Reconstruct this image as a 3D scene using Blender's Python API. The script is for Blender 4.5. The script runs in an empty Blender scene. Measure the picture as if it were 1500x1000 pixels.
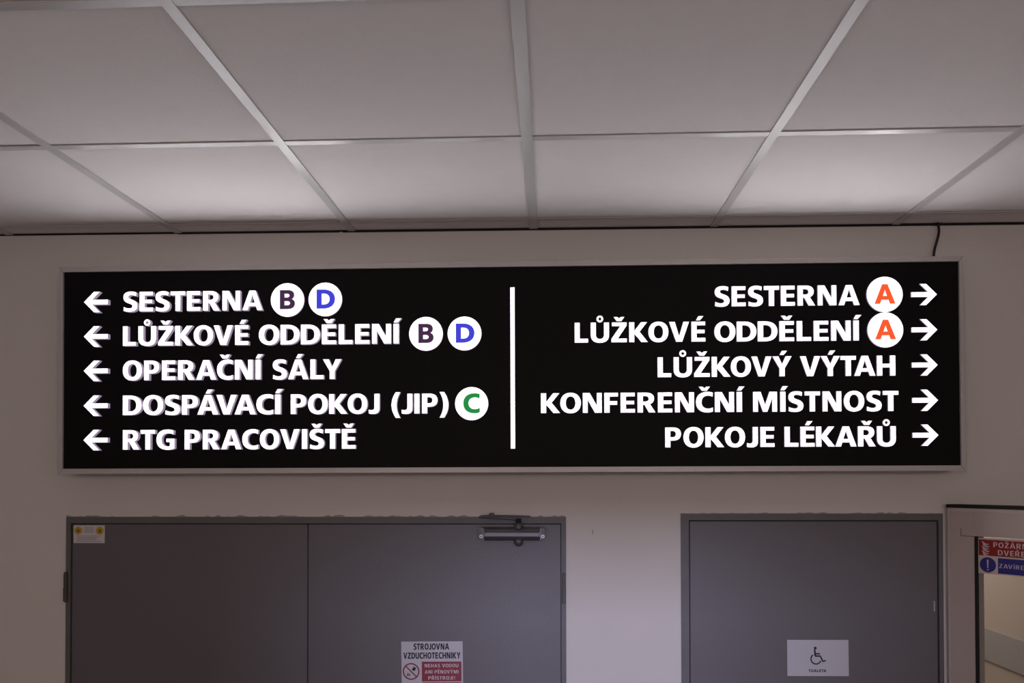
import bpy, bmesh, math, random
from mathutils import Vector, Matrix
random.seed(7)
C = bpy.context.scene.collection
scene = bpy.context.scene
PI = math.pi

# ------------------------------------------------------------------ camera
EYE = 2.12
cd = bpy.data.cameras.new('camera'); cam = bpy.data.objects.new('camera', cd); C.objects.link(cam)
right = Vector((0.9994335, 0.0336217, -0.0014770))
fwd = Vector((-0.0335974, 0.9993344, 0.0142129))
up = Vector((0.0019539, -0.0141552, 0.9998979))
M = Matrix((right, up, -fwd)).transposed().to_4x4()
M.translation = Vector((0.05, -2.71289, EYE))
cam.matrix_world = M
cd.sensor_width = 36.0; cd.lens = 28.688
cd.shift_y = 0.12098
cd.clip_start = 0.02
scene.camera = cam

# ------------------------------------------------------------------ exposure, world, lights
vs = scene.view_settings
vs.view_transform = 'Standard'; vs.look = 'None'; vs.gamma = 1.0; vs.use_curve_mapping = False
vs.exposure = 0.0
w = bpy.data.worlds.new('world'); scene.world = w; w.use_nodes = True
w.node_tree.nodes['Background'].inputs[0].default_value = (0.5, 0.6, 0.8, 1)
w.node_tree.nodes['Background'].inputs[1].default_value = 0.05
scene.cycles.use_denoising = True
scene.cycles.sample_clamp_indirect = 4.0

def area(name, loc, target, sx, sy, power, col, spread=PI):
    l = bpy.data.lights.new(name, 'AREA'); l.shape = 'RECTANGLE'; l.size = sx; l.size_y = sy
    l.energy = power; l.color = col; l.spread = spread
    o = bpy.data.objects.new(name, l); C.objects.link(o); o.location = loc
    o.rotation_euler = (Vector(target) - Vector(loc)).to_track_quat('-Z', 'Y').to_euler()
    return o
# added unseen cool light; the rear opening shapes its glow on the front wall
area('added_light_beyond_rear_opening', (0.28, -12.2, 2.43), (0.28, 0.0, 1.75), 1.0, 0.36, 600, (0.66, 0.68, 1.0))
# dim warm fill lights added behind the camera, without fixtures
def fill_point(name, loc, power, col, r=0.14):
    l = bpy.data.lights.new(name, 'POINT'); l.energy = power; l.color = col; l.shadow_soft_size = r
    o = bpy.data.objects.new(name, l); C.objects.link(o); o.location = loc
fill_point('warm_fill_left', (-0.8, -3.9, 2.50), 26, (1.0, 0.81, 0.75))
fill_point('warm_fill_right', (1.1, -3.9, 2.50), 30, (1.0, 0.82, 0.79))
# lamp of the side corridor beyond the fire door
area('side_corridor_lamp', (1.55, 1.7, 2.60), (1.75, 1.7, 0), 0.5, 1.0, 13, (1.0, 0.90, 0.88))

# ------------------------------------------------------------------ helpers
def lin(c):
    r = []
    for v in c:
        v /= 255.0
        r.append(v/12.92 if v <= 0.04045 else ((v+0.055)/1.055)**2.4)
    return (*r, 1)

def mat(name, col, rough=0.6, metal=0.0, noise=0.0, nscale=8.0, bump=0.0, bscale=200.0, spec=0.5, emit=None, estr=0.0):
    m = bpy.data.materials.new(name); m.use_nodes = True
    nt = m.node_tree; b = nt.nodes['Principled BSDF']
    b.inputs['Base Color'].default_value = col
    b.inputs['Roughness'].default_value = rough
    b.inputs['Metallic'].default_value = metal
    b.inputs['Specular IOR Level'].default_value = spec
    if noise or bump:
        tc = nt.nodes.new('ShaderNodeTexCoord')
    if noise:
        n = nt.nodes.new('ShaderNodeTexNoise'); n.inputs['Scale'].default_value = nscale; n.inputs['Detail'].default_value = 6
        nt.links.new(tc.outputs['Object'], n.inputs['Vector'])
        mx = nt.nodes.new('ShaderNodeMix'); mx.data_type = 'RGBA'
        mx.inputs['A'].default_value = tuple(v*(1-noise) for v in col[:3])+(1,)
        mx.inputs['B'].default_value = tuple(min(1, v*(1+noise)) for v in col[:3])+(1,)
        nt.links.new(n.outputs['Fac'], mx.inputs['Factor'])
        nt.links.new(mx.outputs['Result'], b.inputs['Base Color'])
    if bump:
        n2 = nt.nodes.new('ShaderNodeTexNoise'); n2.inputs['Scale'].default_value = bscale; n2.inputs['Detail'].default_value = 4
        nt.links.new(tc.outputs['Object'], n2.inputs['Vector'])
        bp = nt.nodes.new('ShaderNodeBump'); bp.inputs['Strength'].default_value = bump; bp.inputs['Distance'].default_value = 0.002
        nt.links.new(n2.outputs['Fac'], bp.inputs['Height'])
        nt.links.new(bp.outputs['Normal'], b.inputs['Normal'])
    if emit:
        b.inputs['Emission Color'].default_value = emit; b.inputs['Emission Strength'].default_value = estr
    return m

WALL = mat('wall_paint', (0.665, 0.636, 0.605, 1), 0.75, noise=0.03, nscale=2.5, bump=0.25, bscale=90, spec=0.25)
TILE = mat('ceiling_tile', (0.75, 0.718, 0.705, 1), 0.9, noise=0.025, nscale=30, bump=0.35, bscale=420, spec=0.1)
TEE = mat('ceiling_tee', (0.50, 0.49, 0.485, 1), 0.30, noise=0.03, nscale=3, spec=0.5)
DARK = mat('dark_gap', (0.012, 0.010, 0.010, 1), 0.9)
PLEN = mat('plenum', (0.05, 0.05, 0.05, 1), 0.95)
FLOOR = mat('floor_lino', (0.16, 0.14, 0.13, 1), 0.35, noise=0.15, nscale=18)
DOORG = mat('door_grey_paint', (0.125, 0.115, 0.122, 1), 0.42, noise=0.05, nscale=3, bump=0.12, bscale=150, spec=0.45)
FRAMEG = mat('door_frame_grey_paint', (0.115, 0.112, 0.115, 1), 0.5, noise=0.14, nscale=14, bump=0.3, bscale=60)
PLAST = mat('chipped_plaster', (0.30, 0.27, 0.25, 1), 0.9, noise=0.4, nscale=60)
STEEL = mat('hinge_steel', (0.07, 0.06, 0.05, 1), 0.45, metal=0.3, noise=0.2, nscale=80)
CLOS = mat('closer_paint', (0.10, 0.10, 0.105, 1), 0.35, metal=0.4, noise=0.1, nscale=40)
CLOSL = mat('closer_aluminium', (0.36, 0.36, 0.40, 1), 0.35, metal=0.4)
SCREW = mat('screw_head', (0.85, 0.83, 0.8, 1), 0.3)
SFRAME = mat('sign_frame_aluminium', (0.50, 0.475, 0.47, 1), 0.4, metal=0.25, noise=0.05, nscale=20)
SFACE = mat('sign_face_black', (0.005, 0.0042, 0.0048, 1), 0.5, spec=0.10, noise=0.1, nscale=6)
FD = mat('fire_door_frame_paint', (0.47, 0.40, 0.37, 1), 0.5, noise=0.04, nscale=12, spec=0.4)
PAPER = mat('notice_white', (0.50, 0.485, 0.52, 1), 0.4, noise=0.03, nscale=10)
PAPER2 = mat('label_paper', (0.62, 0.58, 0.60, 1), 0.6)
INK = mat('ink_black', (0.008, 0.007, 0.015, 1), 0.6)
GREYINK = mat('ink_grey', (0.16, 0.15, 0.16, 1), 0.6)
RED = mat('sign_red', (0.23, 0.007, 0.018, 1), 0.4)
DRED = mat('sign_dark_red', (0.26, 0.008, 0.008, 1), 0.4)
BLUE = mat('sign_blue', (0.028, 0.022, 0.20, 1), 0.4)
YEL = mat('label_yellow', (0.50, 0.33, 0.02, 1), 0.6)
YELD = mat('label_yellow_dark', (0.22, 0.12, 0.01, 1), 0.6)
PINKW = mat('sign_lettering_white', (0.62, 0.55, 0.58, 1), 0.5)
CABLE = mat('cable_black', (0.006, 0.007, 0.006, 1), 0.5)
TAN = mat('corridor_wall_paint', (0.62, 0.53, 0.46, 1), 0.7, noise=0.03, nscale=3)
BAND = mat('corridor_bumper_rail', (0.45, 0.435, 0.425, 1), 0.5)
LSTR = 12.8
LET = mat('backlit_letter_acrylic', (0.8, 0.8, 0.82, 1), 0.35, emit=(1.0, 0.97, 1.0, 1), estr=LSTR)
LETRIM = mat('letter_rim_acrylic', (0.5, 0.45, 0.5, 1), 0.4, emit=(0.90, 0.84, 0.93, 1), estr=0.92)
LETSIDE = mat('letter_side_ghost_glow', (0.30, 0.24, 0.34, 1), 0.5, emit=(0.62, 0.50, 0.68, 1), estr=0.42)  # dim lilac emission standing in for a doubled ghost edge around the letters
def vinyl(name, rgb, s=1.0):
    c = lin(rgb); return mat(name, (c[0]*.5, c[1]*.5, c[2]*.5, 1), 0.5, emit=c, estr=s)
VB = vinyl('vinyl_plum', (56, 28, 62)); VD = vinyl('vinyl_blue', (52, 56, 200)); VC = vinyl('vinyl_green', (0, 130, 56)); VA = vinyl('vinyl_orange', (236, 84, 34))

# clear glass for the fire door: real transmission with a fresnel reflection
GLASS = bpy.data.materials.new('clear_glass'); GLASS.use_nodes = True
nt = GLASS.node_tree; nt.nodes.clear()
go = nt.nodes.new('ShaderNodeOutputMaterial'); gt = nt.nodes.new('ShaderNodeBsdfTransparent'); gt.inputs[0].default_value = (0.93, 0.95, 0.93, 1)
gg = nt.nodes.new('ShaderNodeBsdfGlossy'); gg.inputs['Roughness'].default_value = 0.03
fr = nt.nodes.new('ShaderNodeFresnel'); fr.inputs[0].default_value = 1.25
mxs = nt.nodes.new('ShaderNodeMixShader')
nt.links.new(fr.outputs[0], mxs.inputs[0]); nt.links.new(gt.outputs[0], mxs.inputs[1]); nt.links.new(gg.outputs[0], mxs.inputs[2]); nt.links.new(mxs.outputs[0], go.inputs[0])

def link(name, me, m, parent=None, loc=(0, 0, 0), kind=None):
    o = bpy.data.objects.new(name, me); C.objects.link(o)
    ms = m if isinstance(m, (list, tuple)) else [m]
    if len(me.materials) == 0:
        for q in ms: me.materials.append(q)
    o.location = loc
    if parent: o.parent = parent
    if kind: o['kind'] = kind
    return o

def bm_box(bm, x0, x1, y0, y1, z0, z1, bev=0.0):
    g = bmesh.ops.create_cube(bm, size=1)
    bmesh.ops.scale(bm, vec=(x1-x0, y1-y0, z1-z0), verts=g['verts'])
    bmesh.ops.translate(bm, vec=((x0+x1)/2, (y0+y1)/2, (z0+z1)/2), verts=g['verts'])
    if bev:
        es = list({e for v in g['verts'] for e in v.link_edges})
        bmesh.ops.bevel(bm, geom=es, offset=bev, segments=2, affect='EDGES')

def to_obj(name, bm, m, parent=None, loc=(0, 0, 0), kind=None, smooth=False):
    me = bpy.data.meshes.new(name); bm.normal_update(); bm.to_mesh(me); bm.free()
    if smooth:
        for p in me.polygons: p.use_smooth = True
    return link(name, me, m, parent, loc, kind)

def box(name, x0, x1, y0, y1, z0, z1, m, parent=None, bev=0.0, kind=None):
    bm = bmesh.new(); bm_box(bm, x0, x1, y0, y1, z0, z1, bev)
    return to_obj(name, bm, m, parent, kind=kind)

def boxes(name, lst, m, parent=None, bev=0.0, kind=None):
    bm = bmesh.new()
    for b in lst: bm_box(bm, *b, bev)
    return to_obj(name, bm, m, parent, kind=kind)

def empty(name, loc, label=None, cat=None, kind=None, group=None, rot=(0, 0, 0)):
    o = bpy.data.objects.new(name, None); C.objects.link(o); o.location = loc; o.rotation_euler = rot
    o.empty_display_size = 0.1
    tag(o, label, cat, kind, group); return o

def tag(o, label=None, cat=None, kind=None, group=None):
    if label: o['label'] = label
    if cat: o['category'] = cat
    if kind: o['kind'] = kind
    if group: o['group'] = group
    return o

def prism(name, pts, y0, y1, m, parent=None, kind=None, loc=(0, 0, 0)):
    """polygon in x,z extruded from y0 to y1"""
    bm = bmesh.new()
    a = [bm.verts.new((x, y0, z)) for x, z in pts]; b = [bm.verts.new((x, y1, z)) for x, z in pts]
    bm.faces.new(a); bm.faces.new(list(reversed(b)))
    n = len(pts)
    for i in range(n):
        bm.faces.new((a[i], b[i], b[(i+1) % n], a[(i+1) % n]))
    bmesh.ops.recalc_face_normals(bm, faces=bm.faces)
    bmesh.ops.triangulate(bm, faces=[f for f in bm.faces if len(f.verts) > 4])
    return to_obj(name, bm, m, parent, kind=kind, loc=loc)

def cyl(name, c, r, h, axis, m, parent=None, seg=24, cap=0.0):
    bm = bmesh.new()
    bmesh.ops.create_cone(bm, cap_ends=True, segments=seg, radius1=r, radius2=r, depth=h)
    if cap:
        es = [e for e in bm.edges if all(abs(abs(v.co.z)-h/2) < 1e-6 for v in e.verts) and abs(e.verts[0].co.z-e.verts[1].co.z) < 1e-6]
        bmesh.ops.bevel(bm, geom=es, offset=cap, segments=4, affect='EDGES')
    if axis == 'y': bmesh.ops.rotate(bm, matrix=Matrix.Rotation(PI/2, 3, 'X'), verts=bm.verts)
    if axis == 'x': bmesh.ops.rotate(bm, matrix=Matrix.Rotation(PI/2, 3, 'Y'), verts=bm.verts)
    bmesh.ops.translate(bm, vec=c, verts=bm.verts)
    return to_obj(name, bm, m, parent)

def tube(name, pts, r, m, parent=None):
    cu = bpy.data.curves.new(name, 'CURVE'); cu.dimensions = '3D'; cu.bevel_depth = r; cu.bevel_resolution = 3; cu.use_fill_caps = True
    s = cu.splines.new('NURBS'); s.points.add(len(pts)-1); s.use_endpoint_u = True; s.order_u = min(4, len(pts))
    for p, q in zip(s.points, pts): p.co = (*q, 1)
    me = curve_mesh(cu)
    for p in me.polygons: p.use_smooth = True
    return link(name, me, m, parent)

def curve_mesh(cu):
    t = bpy.data.objects.new('temporary', cu); C.objects.link(t)
    dg = bpy.context.evaluated_depsgraph_get(); dg.update()
    me = bpy.data.meshes.new_from_object(t.evaluated_get(dg))
    bpy.data.objects.remove(t)
    return me

# ------------------------------------------------------------------ lettering: own bold sans outlines, cap height 1
G = {
 'E': (.70, ["M0 0 L.70 0 L.70 .20 L.27 .20 L.27 .41 L.66 .41 L.66 .60 L.27 .60 L.27 .80 L.69 .80 L.69 1 L0 1"]),
 'F': (.67, ["M0 0 L.27 0 L.27 .39 L.63 .39 L.63 .59 L.27 .59 L.27 .80 L.67 .80 L.67 1 L0 1"]),
 'T': (.76, ["M.245 0 L.515 0 L.515 .79 L.76 .79 L.76 1 L0 1 L0 .79 L.245 .79"]),
 'L': (.68, ["M0 0 L.68 0 L.68 .21 L.27 .21 L.27 1 L0 1"]),
 'I': (.27, ["M0 0 L.27 0 L.27 1 L0 1"]),
 'H': (.90, ["M0 0 L.27 0 L.27 .40 L.63 .40 L.63 0 L.90 0 L.90 1 L.63 1 L.63 .60 L.27 .60 L.27 1 L0 1"]),
 'N': (.92, ["M0 0 L.25 0 L.25 .62 L.58 0 L.92 0 L.92 1 L.67 1 L.67 .39 L.34 1 L0 1"]),
 'M': (1.18, ["M0 0 L.25 0 L.25 .64 L.48 0 L.70 0 L.93 .64 L.93 0 L1.18 0 L1.18 1 L.80 1 L.59 .38 L.38 1 L0 1"]),
 'A': (1.04, ["M0 0 L.285 0 L.35 .20 L.69 .20 L.755 0 L1.04 0 L.68 1 L.36 1", "M.41 .39 L.52 .75 L.63 .39"]),
 'V': (1.0, ["M0 1 L.295 1 L.50 .30 L.705 1 L1 1 L.655 0 L.345 0"]),
 'Y': (.96, ["M0 1 L.31 1 L.48 .62 L.65 1 L.96 1 L.615 .40 L.615 0 L.345 0 L.345 .40"]),
 'K': (.93, ["M0 0 L.27 0 L.27 .43 L.60 0 L.94 0 L.53 .52 L.91 1 L.59 1 L.27 .59 L.27 1 L0 1"]),
 'Z': (.78, ["M0 0 L.78 0 L.78 .20 L.34 .20 L.77 .83 L.77 1 L.03 1 L.03 .80 L.43 .80 L0 .18"]),
 'O': (1.0, ["M1 .5 C1 .82 .80 1.02 .5 1.02 C.20 1.02 0 .82 0 .5 C0 .18 .20 -.02 .5 -.02 C.80 -.02 1 .18 1 .5", "M.72 .5 C.72 .70 .63 .82 .5 .82 C.37 .82 .28 .70 .28 .5 C.28 .30 .37 .18 .5 .18 C.63 .18 .72 .30 .72 .5"]),
 'D': (.93, ["M0 0 L.36 0 C.72 0 .93 .20 .93 .5 C.93 .80 .72 1 .36 1 L0 1", "M.27 .20 L.37 .20 C.55 .20 .65 .31 .65 .5 C.65 .69 .55 .80 .37 .80 L.27 .80"]),
 'P': (.79, ["M0 0 L.27 0 L.27 .33 L.38 .33 C.64 .33 .79 .45 .79 .67 C.79 .89 .64 1 .38 1 L0 1", "M.27 .52 L.36 .52 C.47 .52 .52 .57 .52 .665 C.52 .76 .47 .81 .36 .81 L.27 .81"]),
 'R': (.86, ["M0 0 L.27 0 L.27 .38 L.33 .38 L.54 0 L.87 0 L.61 .42 C.73 .46 .80 .56 .80 .70 C.80 .90 .65 1 .39 1 L0 1", "M.27 .56 L.36 .56 C.47 .56 .53 .60 .53 .685 C.53 .77 .47 .81 .36 .81 L.27 .81"]),
 'C': (.82, ["M.82 .03 C.74 0 .65 -.02 .56 -.02 C.20 -.02 0 .18 0 .5 C0 .82 .20 1.02 .56 1.02 C.65 1.02 .74 1.0 .82 .97 L.80 .75 C.74 .79 .66 .81 .58 .81 C.40 .81 .28 .70 .28 .5 C.28 .30 .40 .19 .58 .19 C.66 .19 .74 .21 .81 .25"]),
 'G': (.93, ["M.93 .05 C.83 0 .70 -.02 .57 -.02 C.20 -.02 0 .18 0 .5 C0 .82 .20 1.02 .57 1.02 C.69 1.02 .80 1.0 .89 .96 L.87 .74 C.79 .79 .70 .81 .60 .81 C.40 .81 .28 .70 .28 .5 C.28 .29 .40 .17 .58 .17 C.61 .17 .65 .175 .68 .185 L.68 .37 L.50 .37 L.50 .56 L.93 .56"]),
 'S': (.76, ["M.03 .03 L.045 .25 C.13 .20 .24 .17 .34 .17 C.43 .17 .48 .21 .48 .27 C.48 .335 .42 .365 .31 .40 C.13 .46 .02 .54 .02 .72 C.02 .92 .17 1.02 .42 1.02 C.52 1.02 .62 1.0 .70 .97 L.68 .76 C.60 .80 .51 .825 .43 .825 C.34 .825 .29 .79 .29 .74 C.29 .68 .35 .65 .45 .615 C.65 .55 .76 .46 .76 .29 C.76 .08 .60 -.02 .36 -.02 C.24 -.02 .12 0 .03 .03"]),
 'U': (.92, ["M0 1 L0 .38 C0 .12 .16 -.02 .46 -.02 C.76 -.02 .92 .12 .92 .38 L.92 1 L.65 1 L.65 .38 C.65 .25 .58 .19 .46 .19 C.34 .19 .27 .25 .27 .38 L.27 1"]),
 'J': (.55, ["M.28 1 L.55 1 L.55 .27 C.55 .08 .44 -.02 .23 -.02 C.14 -.02 .06 -.01 0 .01 L0 .22 C.04 .20 .09 .19 .14 .19 C.24 .19 .28 .23 .28 .33"]),
 '(': (.46, ["M.22 1.08 L.46 1.08 C.33 .86 .27 .65 .27 .43 C.27 .21 .33 0 .46 -.21 L.22 -.21 C.07 0 0 .21 0 .43 C0 .65 .07 .88 .22 1.08"]),
 ')': (.46, ["M.24 1.08 L0 1.08 C.13 .86 .19 .65 .19 .43 C.19 .21 .13 0 0 -.21 L.24 -.21 C.39 0 .46 .21 .46 .43 C.46 .65 .39 .88 .24 1.08"]),
 '!': (.40, ['M.18 .32 L.34 .32 L.39 1 L.13 1', 'M.14 0 L.38 0 L.38 .2 L.14 .2']),
 ' ': (.30, []),
 # lighter weights used inside the round markers
 'rB': (.78, ["M0 0 L.42 0 C.66 0 .79 .11 .79 .28 C.79 .41 .72 .49 .60 .52 C.70 .56 .75 .64 .75 .75 C.75 .92 .62 1 .42 1 L0 1", "M.225 .18 L.36 .18 C.49 .18 .55 .21 .55 .30 C.55 .39 .49 .43 .36 .43 L.225 .43", "M.225 .60 L.35 .60 C.46 .60 .52 .64 .52 .715 C.52 .79 .46 .83 .35 .83 L.225 .83"]),
 'rD': (.97, ["M0 0 L.36 0 C.74 0 .97 .19 .97 .5 C.97 .81 .74 1 .36 1 L0 1", "M.25 .19 L.37 .19 C.58 .19 .71 .30 .71 .5 C.71 .70 .58 .81 .37 .81 L.25 .81"]),
 'rC': (.86, ["M.85 .03 C.76 -.01 .67 -.02 .58 -.02 C.21 -.02 0 .18 0 .5 C0 .82 .21 1.02 .58 1.02 C.67 1.02 .76 1.01 .85 .97 L.84 .77 C.77 .81 .69 .83 .61 .83 C.39 .83 .25 .71 .25 .5 C.25 .29 .39 .17 .61 .17 C.69 .17 .77 .19 .85 .23"]),
 'rA': (1.04, ["M0 0 L.25 0 L.33 .21 L.71 .21 L.79 0 L1.04 0 L.65 1 L.39 1", "M.39 .38 L.52 .76 L.65 .38"]),
}
ACC = {
 'caron': ("M0 1.27 L.19 1.27 L.28 1.20 L.37 1.27 L.56 1.27 L.40 1.05 L.16 1.05", .28),
 'acute': ("M0 1.05 L.12 1.27 L.40 1.27 L.21 1.05", .15),
}
BASE = {'Č': ('C', 'caron'), 'Í': ('I', 'acute'), 'Š': ('S', 'caron'), 'Ě': ('E', 'caron'), 'Ž': ('Z', 'caron'), 'Ů': ('U', 'ring'),
        'Ř': ('R', 'caron'), 'É': ('E', 'acute'), 'Ý': ('Y', 'acute'), 'Á': ('A', 'acute')}

def flat(path, dx=0.0):
    tok = path.replace('M', ' M ').replace('L', ' L ').replace('C', ' C ').split(); i = 0; out = []; cmd = None
    while i < len(tok):
        if tok[i] in 'MLC': cmd = tok[i]; i += 1; continue
        if cmd in 'ML': out.append((float(tok[i])+dx, float(tok[i+1]))); i += 2
        else:
            p0 = out[-1]; n = [float(t) for t in tok[i:i+6]]; i += 6
            p1 = (n[0]+dx, n[1]); p2 = (n[2]+dx, n[3]); p3 = (n[4]+dx, n[5])
            for k in range(1, 9):
                t = k/8; u = 1-t
                out.append(tuple(u**3*p0[j]+3*u*u*t*p1[j]+3*u*t*t*p2[j]+t**3*p3[j] for j in (0, 1)))
    if math.dist(out[0], out[-1]) < 1e-6: out.pop()
    return out

def outline_mesh(name, polys, depth, mats, offset=0.0):
    """2-D outlines (x,z) -> extruded solid whose front faces -y at y=0 and back at y=depth"""
    def solid(d, off):
        cu = bpy.data.curves.new(name, 'CURVE'); cu.dimensions = '2D'; cu.fill_mode = 'BOTH'; cu.extrude = d/2; cu.offset = off
        for p in polys:
            s = cu.splines.new('POLY'); s.points.add(len(p)-1); s.use_cyclic_u = True
            for q, c in zip(s.points, p): q.co = (c[0], c[1], 0, 1)
        me = curve_mesh(cu)
        me.transform(Matrix.Translation((0, d/2, 0)) @ Matrix.Rotation(PI/2, 4, 'X'))
        return me
    me = solid(depth, offset); me.name = name
    me.materials.clear()
    for m in mats: me.materials.append(m)
    for p in me.polygons:
        p.material_index = 0 if (abs(p.normal.y) > 0.5 or len(mats) == 1) else 1
    return me

def lit_mesh(name, polys, depth, inset=0.0026):
    """push-through acrylic: body with a softer glowing rim and a bright core on its front"""
    me = outline_mesh(name, polys, depth, (LETRIM, LETSIDE), -.0004)
    core = outline_mesh(name, polys, .0004, (LET,), -inset)
    bm = bmesh.new(); bm.from_mesh(me); n = len(bm.faces)
    core.transform(Matrix.Translation((0, -.0004, 0))); bm.from_mesh(core); bm.faces.ensure_lookup_table()
    for f in bm.faces[n:]: f.material_index = 2
    bm.to_mesh(me); bm.free(); me.materials.append(LET); bpy.data.meshes.remove(core)
    return me

_gm = {}
def glyph(ch, cap, depth, mats, tagname):
    k = (ch, cap, depth, tagname)
    if k in _gm: return _gm[k]
    b, acc = BASE.get(ch, (ch, None)); wd, paths = G[b]
    polys = [flat(p) for p in paths]
    cx = wd/2
    if acc in ACC:
        p, c = ACC[acc]; polys.append(flat(p, cx-c + (0.02 if acc == 'acute' else 0)))
    if acc == 'ring':
        for r in (.175, .065): polys.append([(cx+r*math.cos(a*PI/10), 1.17+r*math.sin(a*PI/10)) for a in range(20)])
    polys = [[(x*cap, z*cap) for x, z in p] for p in polys]
    if tagname.startswith('marker_'):
        me = outline_mesh('letter_'+tagname, polys, depth, mats, .0006)
        halo = outline_mesh('halo', polys, .0006, (LETRIM,), .0030)
        halo.transform(Matrix.Translation((0, depth-.0006, 0)))
        bm = bmesh.new(); bm.from_mesh(me); n = len(bm.faces); bm.from_mesh(halo); bm.faces.ensure_lookup_table()
        for f in bm.faces[n:]: f.material_index = 1
        bm.to_mesh(me); bm.free(); me.materials.append(LETRIM); bpy.data.meshes.remove(halo)
    else:
        me = lit_mesh('letter_'+tagname, polys, depth)
    _gm[k] = (me, wd*cap)
    return _gm[k]

KERN = {('A', 'V'): -.17, ('V', 'A'): -.17, ('T', 'A'): -.13, ('P', 'A'): -.13, ('L', 'Y'): -.12, ('R', 'T'): -.04, ('L', 'U'): .02, ('K', 'O'): -.05, ('O', 'V'): -.05, ('V', 'O'): -.05,
        ('K', 'A'): -.03, ('A', 'L'): .02, ('R', 'A'): -.03, ('F', 'E'): .0, ('A', 'C'): -.04, ('Y', 'T'): -.02, ('K', 'C'): -.05, ('V', 'Y'): -.03, ('S', 'T'): -.03, ('T', 'E'): -.02}
def layout(text, cap):
    xs = []; x = 0.0; prev = None
    for ch in text:
        b = BASE.get(ch, (ch,))[0]; wd = G[b][0]
        if prev:
            rnd = sum(c in 'OCGSD(UJ)VAYTK' for c in (prev, b))
            x += .105 - .03*rnd + KERN.get((prev, b), 0)
        xs.append(x); x += wd; prev = b
    return [v*cap for v in xs], x*cap

def words(name, body, cap, mat_, width, align='CENTER', off=0.0, gap=0.0):
    """flat printed word, cap height and total width given"""
    xs, total = layout(body, 1.0); xs = [x+gap*i for i, x in enumerate(xs)]; total += gap*(len(body)-1)
    polys = []
    for x, ch in zip(xs, body):
        b, acc = BASE.get(ch, (ch, None)); wd, paths = G[b]; cx = wd/2
        ps = [flat(p) for p in paths]
        if acc in ACC:
            p, c = ACC[acc]; ps.append(flat(p, cx-c))
        if acc == 'ring':
            for r in (.175, .065): ps.append([(cx+r*math.cos(a*PI/10), 1.17+r*math.sin(a*PI/10)) for a in range(20)])
        polys += [[((px+x-(total/2 if align == 'CENTER' else 0))*width/total, pz*cap) for px, pz in p] for p in ps]
    return outline_mesh(name, polys, .0003, (mat_,), off)

# ------------------------------------------------------------------ the room shell
H = EYE + 0.829            # ceiling height 2.949
XL, XR, YB = -2.75, 2.75, -6.2
D1 = (-1.549, 0.1375, 1.987)    # steel double door opening
D2 = (0.5155, 1.364, 1.998)     # toilet door opening
D3 = (1.405, 2.19, 1.985)       # doorway of the side corridor
WT = 0.15
boxes('wall_front', [
    (XL, D1[0], 0, WT, 0, H-.004), (D1[0], D1[1], 0, WT, D1[2], H-.004), (D1[1], D2[0], 0, WT, 0, H-.004),
    (D2[0], D2[1], 0, WT, D2[2], H-.004), (D2[1], D3[0], 0, WT, 0, H-.004), (D3[0], D3[1], 0, WT, D3[2], H-.004),
    (D3[1], XR, 0, WT, 0, H-.004)], WALL, kind='structure')
# weld the wall's coplanar joints
wf = bpy.data.objects['wall_front']
bm = bmesh.new(); bm.from_mesh(wf.data); bmesh.ops.remove_doubles(bm, verts=bm.verts, dist=1e-5); bm.to_mesh(wf.data); bm.free()
box('wall_left', XL-.15, XL, YB, 0, 0, H, WALL, kind='structure')
box('wall_right', XR, XR+.15, YB, WT, 0, H, WALL, kind='structure')
RD = (-0.12, 0.68, 2.15)  # opening added to shape the cool glow on the front wall
boxes('wall_rear', [(XL, RD[0], YB-.15, YB, 0, H), (RD[1], XR, YB-.15, YB, 0, H), (RD[0], RD[1], YB-.15, YB, RD[2], H)], WALL, kind='structure')
box('floor', XL-.2, XR+.2, YB-4, 3.5, -.1, 0, FLOOR, kind='structure')
# dark strips painted in for the thin shadow gap between ceiling and front wall
tr = boxes('shadow_gap_strip_1', [(XL, -1.17, -.0015, 0.004, H-.0045, H-.001), (-1.17, -.62, -.0015, .004, H-.006, H-.001), (-.61, XR, -.0015, .004, H-.0065, H-.001)], DARK, kind='structure')

ceil = box('ceiling', XL-.15, XR+.15, YB-.15, 3.4, H+.05, H+.12, PLEN, kind='structure')
# suspended grid: measured crossings of runners (cols) and cross tees (rows)
colx = [(-2.75+0.0, .0), (-2.345, .016), (-1.755, .015), (-1.171, .012), (-.580, .014), (.0315, .014), (.6285, .013), (1.2225, .022), (1.81, .016), (2.40, .016), (2.75, 0)]
rowy = [0.0] + [-.1005 - .0] + [-.725, -1.331, -1.925, -2.525, -3.125, -3.725, -4.325, -4.925, -5.525, -6.2]
rows_s = [0.0, -.0115, -.009, -.013] + [-.009]*7 + [0]
def gx(i, y): return colx[i][0] + colx[i][1]*y
def gpt(i, j):
    x = colx[i][0]; y = rowy[j]
    for _ in range(3): y = rowy[j] + rows_s[j]*x; x = gx(i, y)
    return x, y
tw = 0.012
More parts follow.
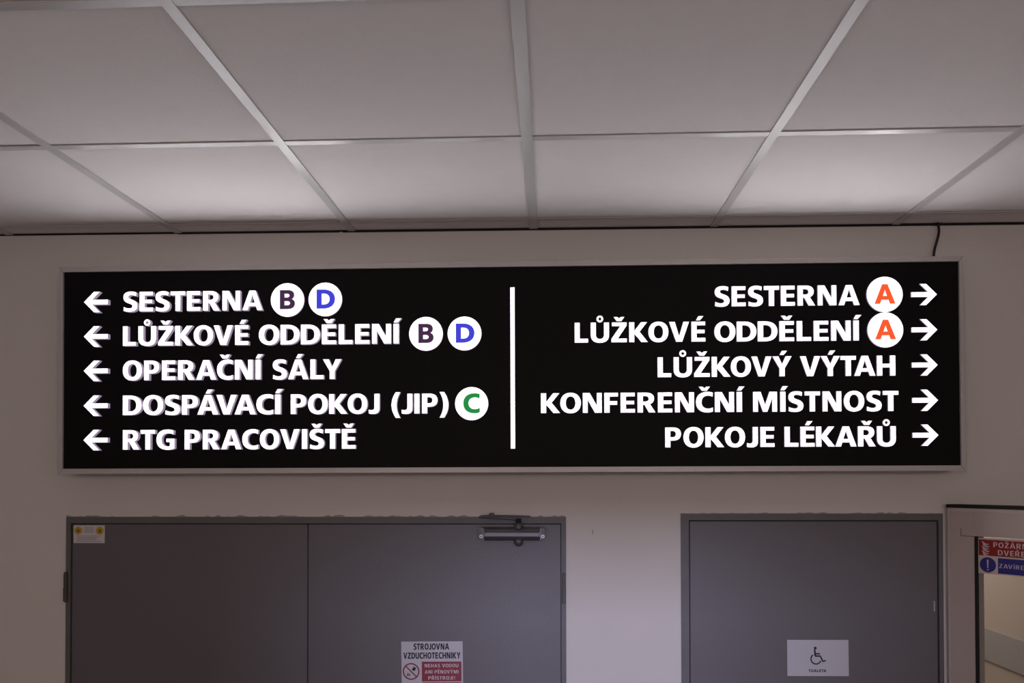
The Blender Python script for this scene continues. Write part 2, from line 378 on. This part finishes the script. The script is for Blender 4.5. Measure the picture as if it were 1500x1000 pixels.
# tiles, each lying just above the flanges
for j in range(len(rowy)-1):
    for i in range(len(colx)-1):
        p = [gpt(i, j), gpt(i+1, j), gpt(i+1, j+1), gpt(i, j+1)]
        bm = bmesh.new(); lift = 0.0015 + random.random()*0.001
        a = [bm.verts.new((x, y, H+lift)) for x, y in p]; b = [bm.verts.new((x, y, H+lift+.014)) for x, y in p]
        bm.faces.new(a); bm.faces.new(b[::-1])
        for k in range(4): bm.faces.new((a[k], b[k], b[(k+1) % 4], a[(k+1) % 4]))
        bmesh.ops.recalc_face_normals(bm, faces=bm.faces)
        to_obj('ceiling_tile', bm, TILE, ceil)
def tee(p, q, wdt, z0, z1, name, ends=0.0):
    p = Vector((*p, 0)); q = Vector((*q, 0)); d = (q-p).normalized(); n = Vector((-d.y, d.x, 0))*wdt
    p = p + d*ends; q = q - d*ends
    bm = bmesh.new()
    a = [bm.verts.new((v.x, v.y, z0)) for v in (p+n, q+n, q-n, p-n)]; b = [bm.verts.new((v.x, v.y, z1)) for v in (p+n, q+n, q-n, p-n)]
    bm.faces.new(a); bm.faces.new(b[::-1])
    for k in range(4): bm.faces.new((a[k], b[k], b[(k+1) % 4], a[(k+1) % 4]))
    bmesh.ops.recalc_face_normals(bm, faces=bm.faces)
    return to_obj(name, bm, TEE, ceil)
for i in range(1, len(colx)-1):
    for j in range(len(rowy)-1):
        pa, pb = gpt(i, j), gpt(i, j+1)
        wd = tw + (0.0015 if i == 5 else 0)
        tee((pa[0], pa[1]), pb, wd, H-.0022, H+.0012, 'main_runner')
for j in range(1, len(rowy)-1):
    for i in range(len(colx)-1):
        tee(gpt(i, j), gpt(i+1, j), .0115 if j > 1 else .004, H-.0012, H+.0012, 'cross_tee', ends=tw)
# tiny rusty spot on the far right crossing
# ------------------------------------------------------------------ side corridor seen through the fire door's glass
boxes('wall_corridor', [(2.25, 2.35, WT, 3.3, 0, 2.66), (1.15, 1.25, WT, 3.3, 0, 2.66), (1.15, 2.35, 3.3, 3.4, 0, 2.66)], TAN, kind='structure')
box('ceiling_corridor', 1.15, 2.35, WT, 3.4, 2.66, 2.74, TILE, kind='structure')
tag(box('wall_bumper_rail', 2.242, 2.25, WT+.01, 3.29, 1.215, 1.375, BAND, bev=.003), 'grey bumper rail along the tan corridor wall seen through the glass door', 'rail')

# ------------------------------------------------------------------ double grey steel door
door1 = empty('door_1', (0, 0, 0), kind='structure')
x0, x1, zt = D1
prism('door_frame', [(x0, 0), (x0+.016, 0), (x0+.016, zt-.021), (x1-.016, zt-.021), (x1-.016, 0), (x1, 0), (x1, zt), (x0, zt)], -.005, .09, FRAMEG, door1)
box('frame_rebate', x0+.016, x1-.016, .004, .012, zt-.0245, zt-.021, DARK, door1)
box('door_leaf', x0+.018, -.7275, .001, .045, .006, zt-.0245, DOORG, door1, bev=.0015)
box('door_leaf', -.7245, x1-.018, .001, .045, .006, zt-.0245, DOORG, door1, bev=.0015)
box('leaf_gap', -.7275, -.7245, .01, .045, .006, zt-.0245, DARK, door1)
def hinge_mesh(x, z, parent, r=.0075, m=None):
    bm = bmesh.new()
    for dz, rr, hh in ((.0245, r*.85, .046), (-.0245, r, .047), (0, r*.6, .102)):
        g = bmesh.ops.create_cone(bm, cap_ends=True, segments=16, radius1=rr, radius2=rr, depth=hh)
        bmesh.ops.translate(bm, vec=(x, -.009, z+dz), verts=g['verts'])
    return to_obj('hinge', bm, m or STEEL, parent)
for z in (1.752, .25): hinge_mesh(-1.547, z, door1); hinge_mesh(.1295, z, door1, .0062, FRAMEG)
h3 = box('hinge_plate', .121, .137, -.0065, -.004, 1.703, 1.803, FRAMEG, door1, bev=.001)
# lever handle of the double door
lv = box('escutcheon', -.665, -.635, -.006, .002, .93, 1.12, CLOSL, door1, bev=.002)
tube('lever_handle', [(-.65, -.004, 1.06), (-.65, -.05, 1.06), (-.62, -.055, 1.06), (-.53, -.055, 1.06)], .009, CLOSL, lv)
# door closer
clo = tag(empty('door_closer', (0, 0, 0)))
clo.parent = door1
box('mounting_plate', -.142, .061, -.004, .001, 1.905, 1.9555, DOORG, clo, bev=.001)
bm = bmesh.new(); prof = [(-.003, 1.9115), (-.030, 1.9115), (-.041, 1.917), (-.046, 1.926), (-.046, 1.938), (-.040, 1.949), (-.028, 1.955), (-.003, 1.955)]
a = [bm.verts.new((-.132, y, z)) for y, z in prof]; b = [bm.verts.new((.051, y, z)) for y, z in prof]
bm.faces.new(a); bm.faces.new(b[::-1])
for k in range(len(prof)): bm.faces.new((a[k], b[k], b[(k+1) % 8], a[(k+1) % 8]))
bmesh.ops.recalc_face_normals(bm, faces=bm.faces); to_obj('closer_body', bm, CLOS, clo)
box('closer_highlight', -.127, .046, -.0485, -.045, 1.9265, 1.9375, mat('closer_highlight_grey', (.19, .185, .20, 1), .4, metal=.2), clo, bev=.0012)  # raised paler strip standing in for the highlight along the body
box('end_cap', -.137, -.131, -.040, -.003, 1.913, 1.953, CLOS, clo, bev=.002)
box('end_cap', .050, .056, -.040, -.003, 1.913, 1.953, CLOS, clo, bev=.002)
for sx in (-.1415, .0605):
    s_ = cyl('screw', (sx, -.036, 1.9255), .0060, .010, 'y', SCREW, clo, 20, .002)
    cyl('screw_socket', (sx, -.0415, 1.9255), .0022, .002, 'y', INK, s_, 10)
for sx in (-.142, .061):
    box('screw_lug', sx-.007, sx+.007, -.034, -.003, 1.915, 1.954, DOORG, clo, bev=.002)
for pz in (1.9078, 1.9560):
    bm = bmesh.new(); bmesh.ops.create_uvsphere(bm, u_segments=28, v_segments=16, radius=.0158)
    bmesh.ops.translate(bm, vec=(-.019, -.032, pz), verts=bm.verts); to_obj('pinion_cap', bm, CLOS, clo, smooth=True)
cyl('pinion_shaft', (-.019, -.030, 1.972), .009, .024, 'z', DARK, clo, 16)
tube('closer_arm', [(-.019, -.030, 1.981), (-.07, -.030, 1.985), (-.115, -.024, 1.988), (-.150, -.020, 1.9885)], .0035, CLOS, clo)
tube('closer_arm', [(.02, -.012, 1.9895), (-.03, -.014, 1.992), (-.09, -.018, 1.993), (-.145, -.02, 1.992)], .0028, FRAMEG, clo)
sh = box('arm_bracket', -.136, -.080, -.014, -.003, 1.982, 1.995, FRAMEG, clo, bev=.003)
cyl('bracket_pivot', (-.108, -.016, 1.997), .008, .010, 'z', CLOS, sh, 16, .002)

# ------------------------------------------------------------------ toilet door
door2 = empty('door_2', (0, 0, 0), kind='structure')
x0, x1, zt = D2
prism('door_frame', [(x0, 0), (x0+.026, 0), (x0+.026, zt-.021), (x1-.014, zt-.021), (x1-.014, 0), (x1, 0), (x1, zt), (x0, zt)], -.005, .09, FRAMEG, door2)
boxes('frame_rebate', [(x0+.026, x0+.0305, .006, .03, .006, zt-.021), (x0+.026, x1-.014, .006, .03, zt-.025, zt-.021)], DARK, door2)
box('door_leaf', x0+.0305, x1-.016, .002, .045, .006, zt-.025, DOORG, door2, bev=.0015)
lv = box('escutcheon', .575, .605, -.004, .003, .93, 1.12, CLOSL, door2, bev=.002)
tube('lever_handle', [(.59, -.002, 1.06), (.59, -.05, 1.06), (.62, -.055, 1.06), (.71, -.055, 1.06)], .009, CLOSL, lv)
box('pale_mark', 1.3355, 1.3390, .0008, .0025, 1.680, 1.7137, PAPER, door2)  # small pale upright mark near the leaf's edge

# chipped plaster along the tops of both steel frames
def jag(name, xa, xb, z, amp, parent):
    n = int((xb-xa)/.012); pts = [(xa, z-.001)]
    for k in range(n+1):
        pts.append((xa+(xb-xa)*k/n, z+.0012+amp*random.random()**3))
    pts.append((xb, z-.001))
    return prism(name, pts, -.0035, .002, PLAST, parent)
jag('plaster_edge', D1[0], D1[1], D1[2], .006, door1)
jag('plaster_edge', D2[0], D2[1], D2[2], .004, door2)
prism('wall_scratch', [(.2242, 1.931), (.2262, 1.930), (.2268, 1.946), (.2250, 1.947)], -.0008, .002, GREYINK, wf)

# ------------------------------------------------------------------ fire door standing open at 55 degrees
door3 = empty('door_3', (1.372, -.02, 0), kind='structure', rot=(0, 0, -math.radians(55)))
TOPZ = EYE - .1005
W3 = .86
gz = EYE - .1885
# stiles/rails (front face at local y=0, body behind it)
box('door_stile', 0, .085, 0, .055, .01, TOPZ-.0, FD, door3, bev=.0012)
box('door_stile', W3-.085, W3, 0, .055, .01, TOPZ, FD, door3, bev=.0012)
box('door_rail', .085, W3-.085, 0, .055, gz, TOPZ, FD, door3, bev=.0012)
box('door_rail', .085, W3-.085, 0, .055, .01, .25, FD, door3, bev=.0012)
box('glazing_bead', .044, W3-.044, -.0012, .01, gz, gz+.024, FD, door3)
box('bead_joint', .0425, .0437, -.0013, .002, gz-.001, gz+.024, mat('joint_brown', (.10, .08, .07, 1), .8), door3)  # dark joint lines beside and below the glazing bead
box('bead_joint', .0437, .085, -.0013, .002, gz-.0016, gz-.0002, bpy.data.materials['joint_brown'], door3)
boxes('rubber_gasket', [(.085, .0930, -.001, .008, .25, gz), (W3-.0930, W3-.085, -.001, .008, .25, gz)], DARK, door3)
box('glass_pane', .0915, W3-.0915, .006, .012, .25, gz, GLASS, door3)
box('top_dark_strip', -.003, W3, -.004, .050, TOPZ+.0, TOPZ+.0105, DARK, door3)  # near-black strip along the leaf's top edge
boxes('edge_trim', [(.0005, .006, -.0015, .01, .01, TOPZ-.001), (.006, W3, -.0015, .01, TOPZ-.012, TOPZ-.001)], mat('fire_door_edge', (.52, .45, .42, 1), .45), door3)
for z in (1.20, .3): cyl('hinge_knuckle', (-.006, .012, z), .007, .10, 'z', STEEL, door3, 16, .001)

fs = empty('fire_door_sign', (1.372, -.02, 0), 'red and blue fire door sign stuck on the glass door at right edge', 'sign', rot=(0, 0, -math.radians(55)))
def onl(o, x, y, z): o.location = (x, y, z); o.parent = fs; return o
sz0 = EYE-.1965
box('backing_sheet', .0935, .34, .0045, .006, sz0-.107, sz0+.004, mat('sign_backing', (.60, .52, .47, 1), .5), fs)
box('red_panel', .0955, .336, .0038, .0045, sz0-.0505, sz0-.001, DRED, fs)
box('blue_panel', .153, .336, .0038, .0045, sz0-.103, sz0-.0555, BLUE, fs)
circ = [(.1225+.0245*math.cos(a*PI/16), sz0-.079+.0235*math.sin(a*PI/16)) for a in range(32)]
prism('blue_disc', circ, .0038, .0045, BLUE, fs)
# seven slanting flame strokes
def stroke(pts, wd):
    L = []; R_ = []
    for k, (x, z) in enumerate(pts):
        a = pts[max(0, k-1)]; b = pts[min(len(pts)-1, k+1)]; dx, dz = b[0]-a[0], b[1]-a[1]; l = math.hypot(dx, dz)
        ww = wd*(.35+.65*math.sin(PI*min(1, (k+.6)/len(pts))))
        L.append((x-dz/l*ww, z+dx/l*ww)); R_.append((x+dz/l*ww, z-dx/l*ww))
    return L+R_[::-1]
for k in range(6):
    zz = sz0-.007-k*.0072
    xo = .1065 + (.002 if k % 2 else 0)
    prism('flame_stroke', stroke([(xo, zz), (xo+.005, zz-.0055), (xo+.012, zz-.009), (xo+.019, zz-.0075)], .0021), .0032, .0038, PINKW, fs)
prism('exclamation_bar', [(.1202, sz0-.063), (.1248, sz0-.063), (.1240, sz0-.089), (.1210, sz0-.089)], .0032, .0038, PINKW, fs)
prism('exclamation_dot', [(.1225+.0022*math.cos(a*PI/6), sz0-.0945+.0022*math.sin(a*PI/6)) for a in range(12)], .0032, .0038, PINKW, fs)
onl(link('lettering', words('lettering', 'POŽÁRNÍ', .0168, PINKW, .106, 'LEFT', -.0006, .07), PINKW), .1395, .0035, sz0-.0235)
onl(link('lettering', words('lettering', 'DVEŘE', .0168, PINKW, .079, 'LEFT', -.0006, .07), PINKW), .1525, .0035, sz0-.0470)
onl(link('lettering', words('lettering', 'ZAVÍREJTE', .0138, PINKW, .105, 'LEFT', -.0007, .07), PINKW), .1560, .0035, sz0-.0860)

# ------------------------------------------------------------------ the light-box sign
SX, SZ = -.0653, EYE+.3537
sign = empty('directory_light_box', (SX, 0, SZ), 'long black backlit hospital direction sign with white lettering above the doors', 'sign', rot=(0, -.0020, 0))
UL, UR, VB_, VT = -1.4485, 1.4485, -.3385, .3370
FY = -.098
box('housing', UL+.004, UR-.004, FY+.006, -.001, VB_+.003, VT-.003, SFRAME, sign)
il, ir, ib, it = UL+.0105, UR-.0105, VB_+.0165, VT-.0165
def rail(pts): prism('frame_rail', pts, -.108, FY+.008, SFRAME, sign)
rail([(UL, VT), (UR, VT), (ir, it), (il, it)]); rail([(UL, VB_), (il, ib), (ir, ib), (UR, VB_)])
rail([(UL, VB_), (UL, VT), (il, it), (il, ib)]); rail([(UR, VB_), (ir, ib), (ir, it), (UR, VT)])
box('rail_lip', UL+.002, UR-.002, -.104, -.098, VT-.0020, VT+.0008, CLOSL, sign)
for (ax, az, bx, bz) in ((UL, VT, il, it), (UR, VT, ir, it), (UL, VB_, il, ib), (UR, VB_, ir, ib)):
    dx, dz = bx-ax, bz-az; l = math.hypot(dx, dz); nx, nz = -dz/l*.0006, dx/l*.0006
    prism('mitre_joint', [(ax+nx, az+nz), (bx+nx, bz+nz), (bx-nx, bz-nz), (ax-nx, az-nz)], -.1084, -.1075, mat('joint_dark', (.12, .11, .11, 1), .8), sign)
box('face_panel', il-.002, ir+.002, -.100, FY+.004, ib-.002, it+.002, SFACE, sign)

CAP = .0645
DL = .015    # left lettering set deeper so its glowing sides imitate a ghost image
LINES = [
 ('SESTERNA', -1.2375, -0.7775, 0.1884), ('LŮŽKOVÉ', -1.2375, -0.8230, 0.0764), ('ODDĚLENÍ', -0.7906, -0.3345, 0.0762),
 ('OPERAČNÍ', -1.2375, -0.7840, -0.0358), ('SÁLY', -0.7464, -0.5200, -0.0364), ('DOSPÁVACÍ', -1.2370, -0.7190, -0.1488),
 ('POKOJ', -0.6863, -0.3975, -0.1488), ('(JIP)', -0.3596, -0.1753, -0.1494), ('RTG', -1.2365, -1.0655, -0.2611), ('PRACOVIŠTĚ', -1.0329, -0.4750, -0.2614),
 ('SESTERNA', 0.6724, 1.1294, 0.1857), ('LŮŽKOVÉ', 0.2284, 0.6445, 0.0745), ('ODDĚLENÍ', 0.6716, 1.1260, 0.0733),
 ('LŮŽKOVÝ', 0.4918, 0.9153, -0.0382), ('VÝTAH', 0.9399, 1.2383, -0.0386), ('KONFERENČNÍ', 0.1197, 0.7584, -0.1503), ('MÍSTNOST', 0.7922, 1.2469, -0.1504),
 ('POKOJE', 0.5143, 0.8593, -0.2618), ('LÉKAŘŮ', 0.8900, 1.2378, -0.2616)]
for text, u0, u1, v in LINES:
    dep = DL if u0 < 0 else .005
    if u0 < 0: u0, u1, v = u0*.9981-.0002, u1*.9981-.0002, v*.9981-.0007
    xs, total = layout(text, CAP); gaps = len(text)-1
    extra = ((u1-u0)-total)/gaps
    sxc = 1.0
    if abs(extra) > .0022:
        sxc = (u1-u0)/total; extra = 0
    for k, ch in enumerate(text):
        me, wd = glyph(ch, CAP, dep, (LET, LETSIDE), ('paren' if ch in '()' else ch))
        o = link('letter', me, LET, sign, (u0+(xs[k])*sxc+extra*k, -.100-dep, v)); o.scale.x = sxc
AR = [(0, .5), (.5, 1), (.81, 1), (.43, .62), (1.19, .62), (1.19, .38), (.43, .38), (.81, 0), (.5, 0)]
AH = .0680
al = lit_mesh('arrow_left', [[(x*AH, (z-.5)*AH) for x, z in AR]], DL)
ar = lit_mesh('arrow_right', [[((1.19-x)*AH, (z-.5)*AH) for x, z in AR][::-1]], .005)
for v in (.2207, .1084, -.0038, -.1172, -.2289): link('arrow', al, LET, sign, (-1.3670*.9981-.0002, -.100-DL, v*.9981-.0007))
for v in (.2173, .1057, -.0053, -.1166, -.2265): link('arrow', ar, LET, sign, (1.2890, -.105, v))
link('divider_bar', lit_mesh('divider_bar', [[(-.0075, 0), (.0075, 0), (.0075, .5182), (-.0075, .5182)]], .006), LET, sign, (.0303, -.106, -.2634))
def disc_mesh(r, dep):
    return lit_mesh('round_marker', [[(r*math.cos(a*PI/32), r*math.sin(a*PI/32)) for a in range(64)]], dep)
dm = {}
for ch, u, v, r, vm in (('B', -.6982, .2215, .0550, VB), ('D', -.5748, .2219, .0550, VD), ('B', -.2484, .1076, .0550, VB), ('D', -.1240, .1075, .0550, VD),
                        ('C', -.1018, -.1181, .0538, VC), ('A', 1.2065, .2186, .0565, VA), ('A', 1.2075, .1062, .0560, VA)):
    dep = .006
    if (r, dep) not in dm: dm[(r, dep)] = disc_mesh(r, dep)
    d = link('round_marker', dm[(r, dep)], LET, sign, (u, -.100-dep, v))
    cap = .0600
    me, wd = glyph('r'+ch, cap, .0012, (vm,), 'marker_'+ch)
    link('marker_letter', me, vm, d, (-wd/2+(.002 if ch == 'D' else 0), -.0017, -cap/2+.001))

# feed cable dropping from the ceiling joint behind the sign
cb = tube('power_cable', [(1.357, -.004, H+.01), (1.3565, -.006, H-.004), (1.358, -.012, 2.928), (1.354, -.014, 2.905), (1.343, -.016, 2.873), (1.333, -.02, 2.84), (1.330, -.03, 2.79)], .0038, CABLE)
tag(cb, 'short black cable from ceiling edge down to the light box sign', 'cable')
tag(boxes('cable_hole_cap', [(1.338, 1.372, -.006, .002, H-.007, H+.001)], DARK, bev=.001), 'small black sleeve at the ceiling edge above the sign cable', 'sleeve')

# ------------------------------------------------------------------ notices
lab = empty('paper_label', (-1.472, 0, 1.929), 'small white paper label with two yellow dots on left grey leaf', 'label')
box('label_sheet', -.0535, .0535, -.0008, .001, -.030, .030, PAPER2, lab)
for sx in (-.0375, .0365):
    d = prism('yellow_dot', [(sx+.0135*math.cos(a*PI/12), .012+.0135*math.sin(a*PI/12)) for a in range(24)], -.0014, -.0008, YEL, lab)
    bmx = prism('dot_figure', [(sx-.006, .006), (sx+.006, .006), (sx+.004, .017), (sx-.003, .018)], -.0018, -.0014, YELD, d)
boxes('printed_lines', [(-.017, .016, -.0012, -.0008, z, z+.0012) for z in (.022, .0175, .0135, .009, .005)] +
      [(-.047+random.random()*.01, .045-random.random()*.02, -.0012, -.0008, z, z+.0012) for z in (-.0065, -.011, -.0155, -.020, -.025)], GREYINK, lab)

nt_ = empty('plant_room_notice', (-.3088, 0, 1.5735), 'white notice with black STROJOVNA VZDUCHOTECHNIKY lettering and red panel on grey door', 'sign')
nt_.rotation_euler = (0, -.012, 0)
box('notice_sheet', -.1025, .1025, -.001, .001, -.285, 0, PAPER, nt_, bev=.0003)
def nl(body, cap, wid, m, x, z, y=-.0013, off=0.0, gap=.08):
    return link('lettering', words('lettering', body, cap, m, wid, 'CENTER', off, gap), m, nt_, (x, y, z))
nl('STROJOVNA', .0205, .119, INK, -.002, -.0268, off=.0001, gap=.06)
nl('VZDUCHOTECHNIKY', .0205, .191, INK, -.0005, -.0565, off=.0001, gap=.06)
box('red_panel', -.0345, .0975, -.0014, -.0009, -.1320, -.0665, RED, nt_)
box('red_panel', -.0345, .0975, -.0014, -.0009, -.270, -.1355, RED, nt_)
nl('NEHAS VODOU', .0118, 0.113, PINKW, .0315, -0.0855, -.0018, -.0003)
nl('ANI PĚNOVÝMI', .0118, 0.113, PINKW, .0315, -0.106, -.0018, -.0003)
nl('PŘÍSTROJI!', .0118, 0.09, PINKW, .0315, -0.1265, -.0018, -.0003)
ring = []
me = outline_mesh('prohibition_ring', [[(.0280*math.cos(a*PI/24), .0280*math.sin(a*PI/24)) for a in range(48)], [(.0236*math.cos(a*PI/24), .0236*math.sin(a*PI/24)) for a in range(48)]], .0005, (RED,))
pr = link('prohibition_ring', me, RED, nt_, (-.0705, -.0017, -.0985))
prism('slash', [(-.0190, .0162), (-.0162, .0190), (.0190, -.0162), (.0162, -.0190)], 0, .0004, RED, pr)
prism('bucket_symbol', [(.002, .006), (.009, .016), (.017, .011), (.012, .001), (.006, .003)], .0002, .0006, INK, pr)
prism('flame_symbol', [(-.015, -.016), (-.014, -.008), (-.010, -.003), (-.008, -.009), (-.005, -.005), (-.002, -.009), (-.003, -.015), (-.007, -.017), (-.008, -.012), (-.010, -.016)], .0002, .0006, GREYINK, pr)

tn = empty('toilet_notice', (.9603, .0012, 1.5263), 'white TOALETA sign with black wheelchair symbol on the grey toilet door', 'sign')
tn.rotation_euler = (0, -.004, 0)
box('notice_sheet', -.0993, .0993, -.001, .001, -.0590, .0590, PAPER, tn, bev=.0003)
link('lettering', words('lettering', 'TOALETA', .0092, INK, .0575, 'CENTER', .0, .06), INK, tn, (-.0020, -.0013, -.0462))
# wheelchair figure
wc = empty('wheelchair_symbol', (-.0063, -.0013, .0090)); wc.parent = tn
k_ = .00016
def P(px, pz): return ((px-690)*k_*1.10, (490-pz)*k_*1.10)
def ribbon(pts, wd):
    L = []; R_ = []
    for i_, (x, z) in enumerate(pts):
        a = pts[max(0, i_-1)]; b = pts[min(len(pts)-1, i_+1)]; dx, dz = b[0]-a[0], b[1]-a[1]; l = math.hypot(dx, dz)
        L.append((x-dz/l*wd, z+dx/l*wd)); R_.append((x+dz/l*wd, z-dx/l*wd))
    return L+R_[::-1]
wc_parts = []
hx, hz = P(678, 358)
prism('head', [(hx+0.0047*math.cos(a*PI/8), hz+.0047*math.sin(a*PI/8)) for a in range(16)], 0, .0003, INK, wc)
prism('body', ribbon([P(665, 385), P(672, 440), P(676, 500)], .0027), 0, .0003, INK, wc)
prism('arm', ribbon([P(676, 462), P(765, 462)], .0022), 0, .0003, INK, wc)
prism('leg', ribbon([P(670, 505), P(768, 505), P(785, 540), P(818, 605), P(868, 588)], .0026), 0, .0003, INK, wc)
cxw, czw = P(690, 560)
rr = .0163
arc = [(cxw+rr*math.cos(t), czw+rr*math.sin(t)) for t in [math.radians(125+i_*(360-125-20)/24) for i_ in range(25)]]
prism('wheel', ribbon(arc, .0021), 0, .0003, INK, wc)
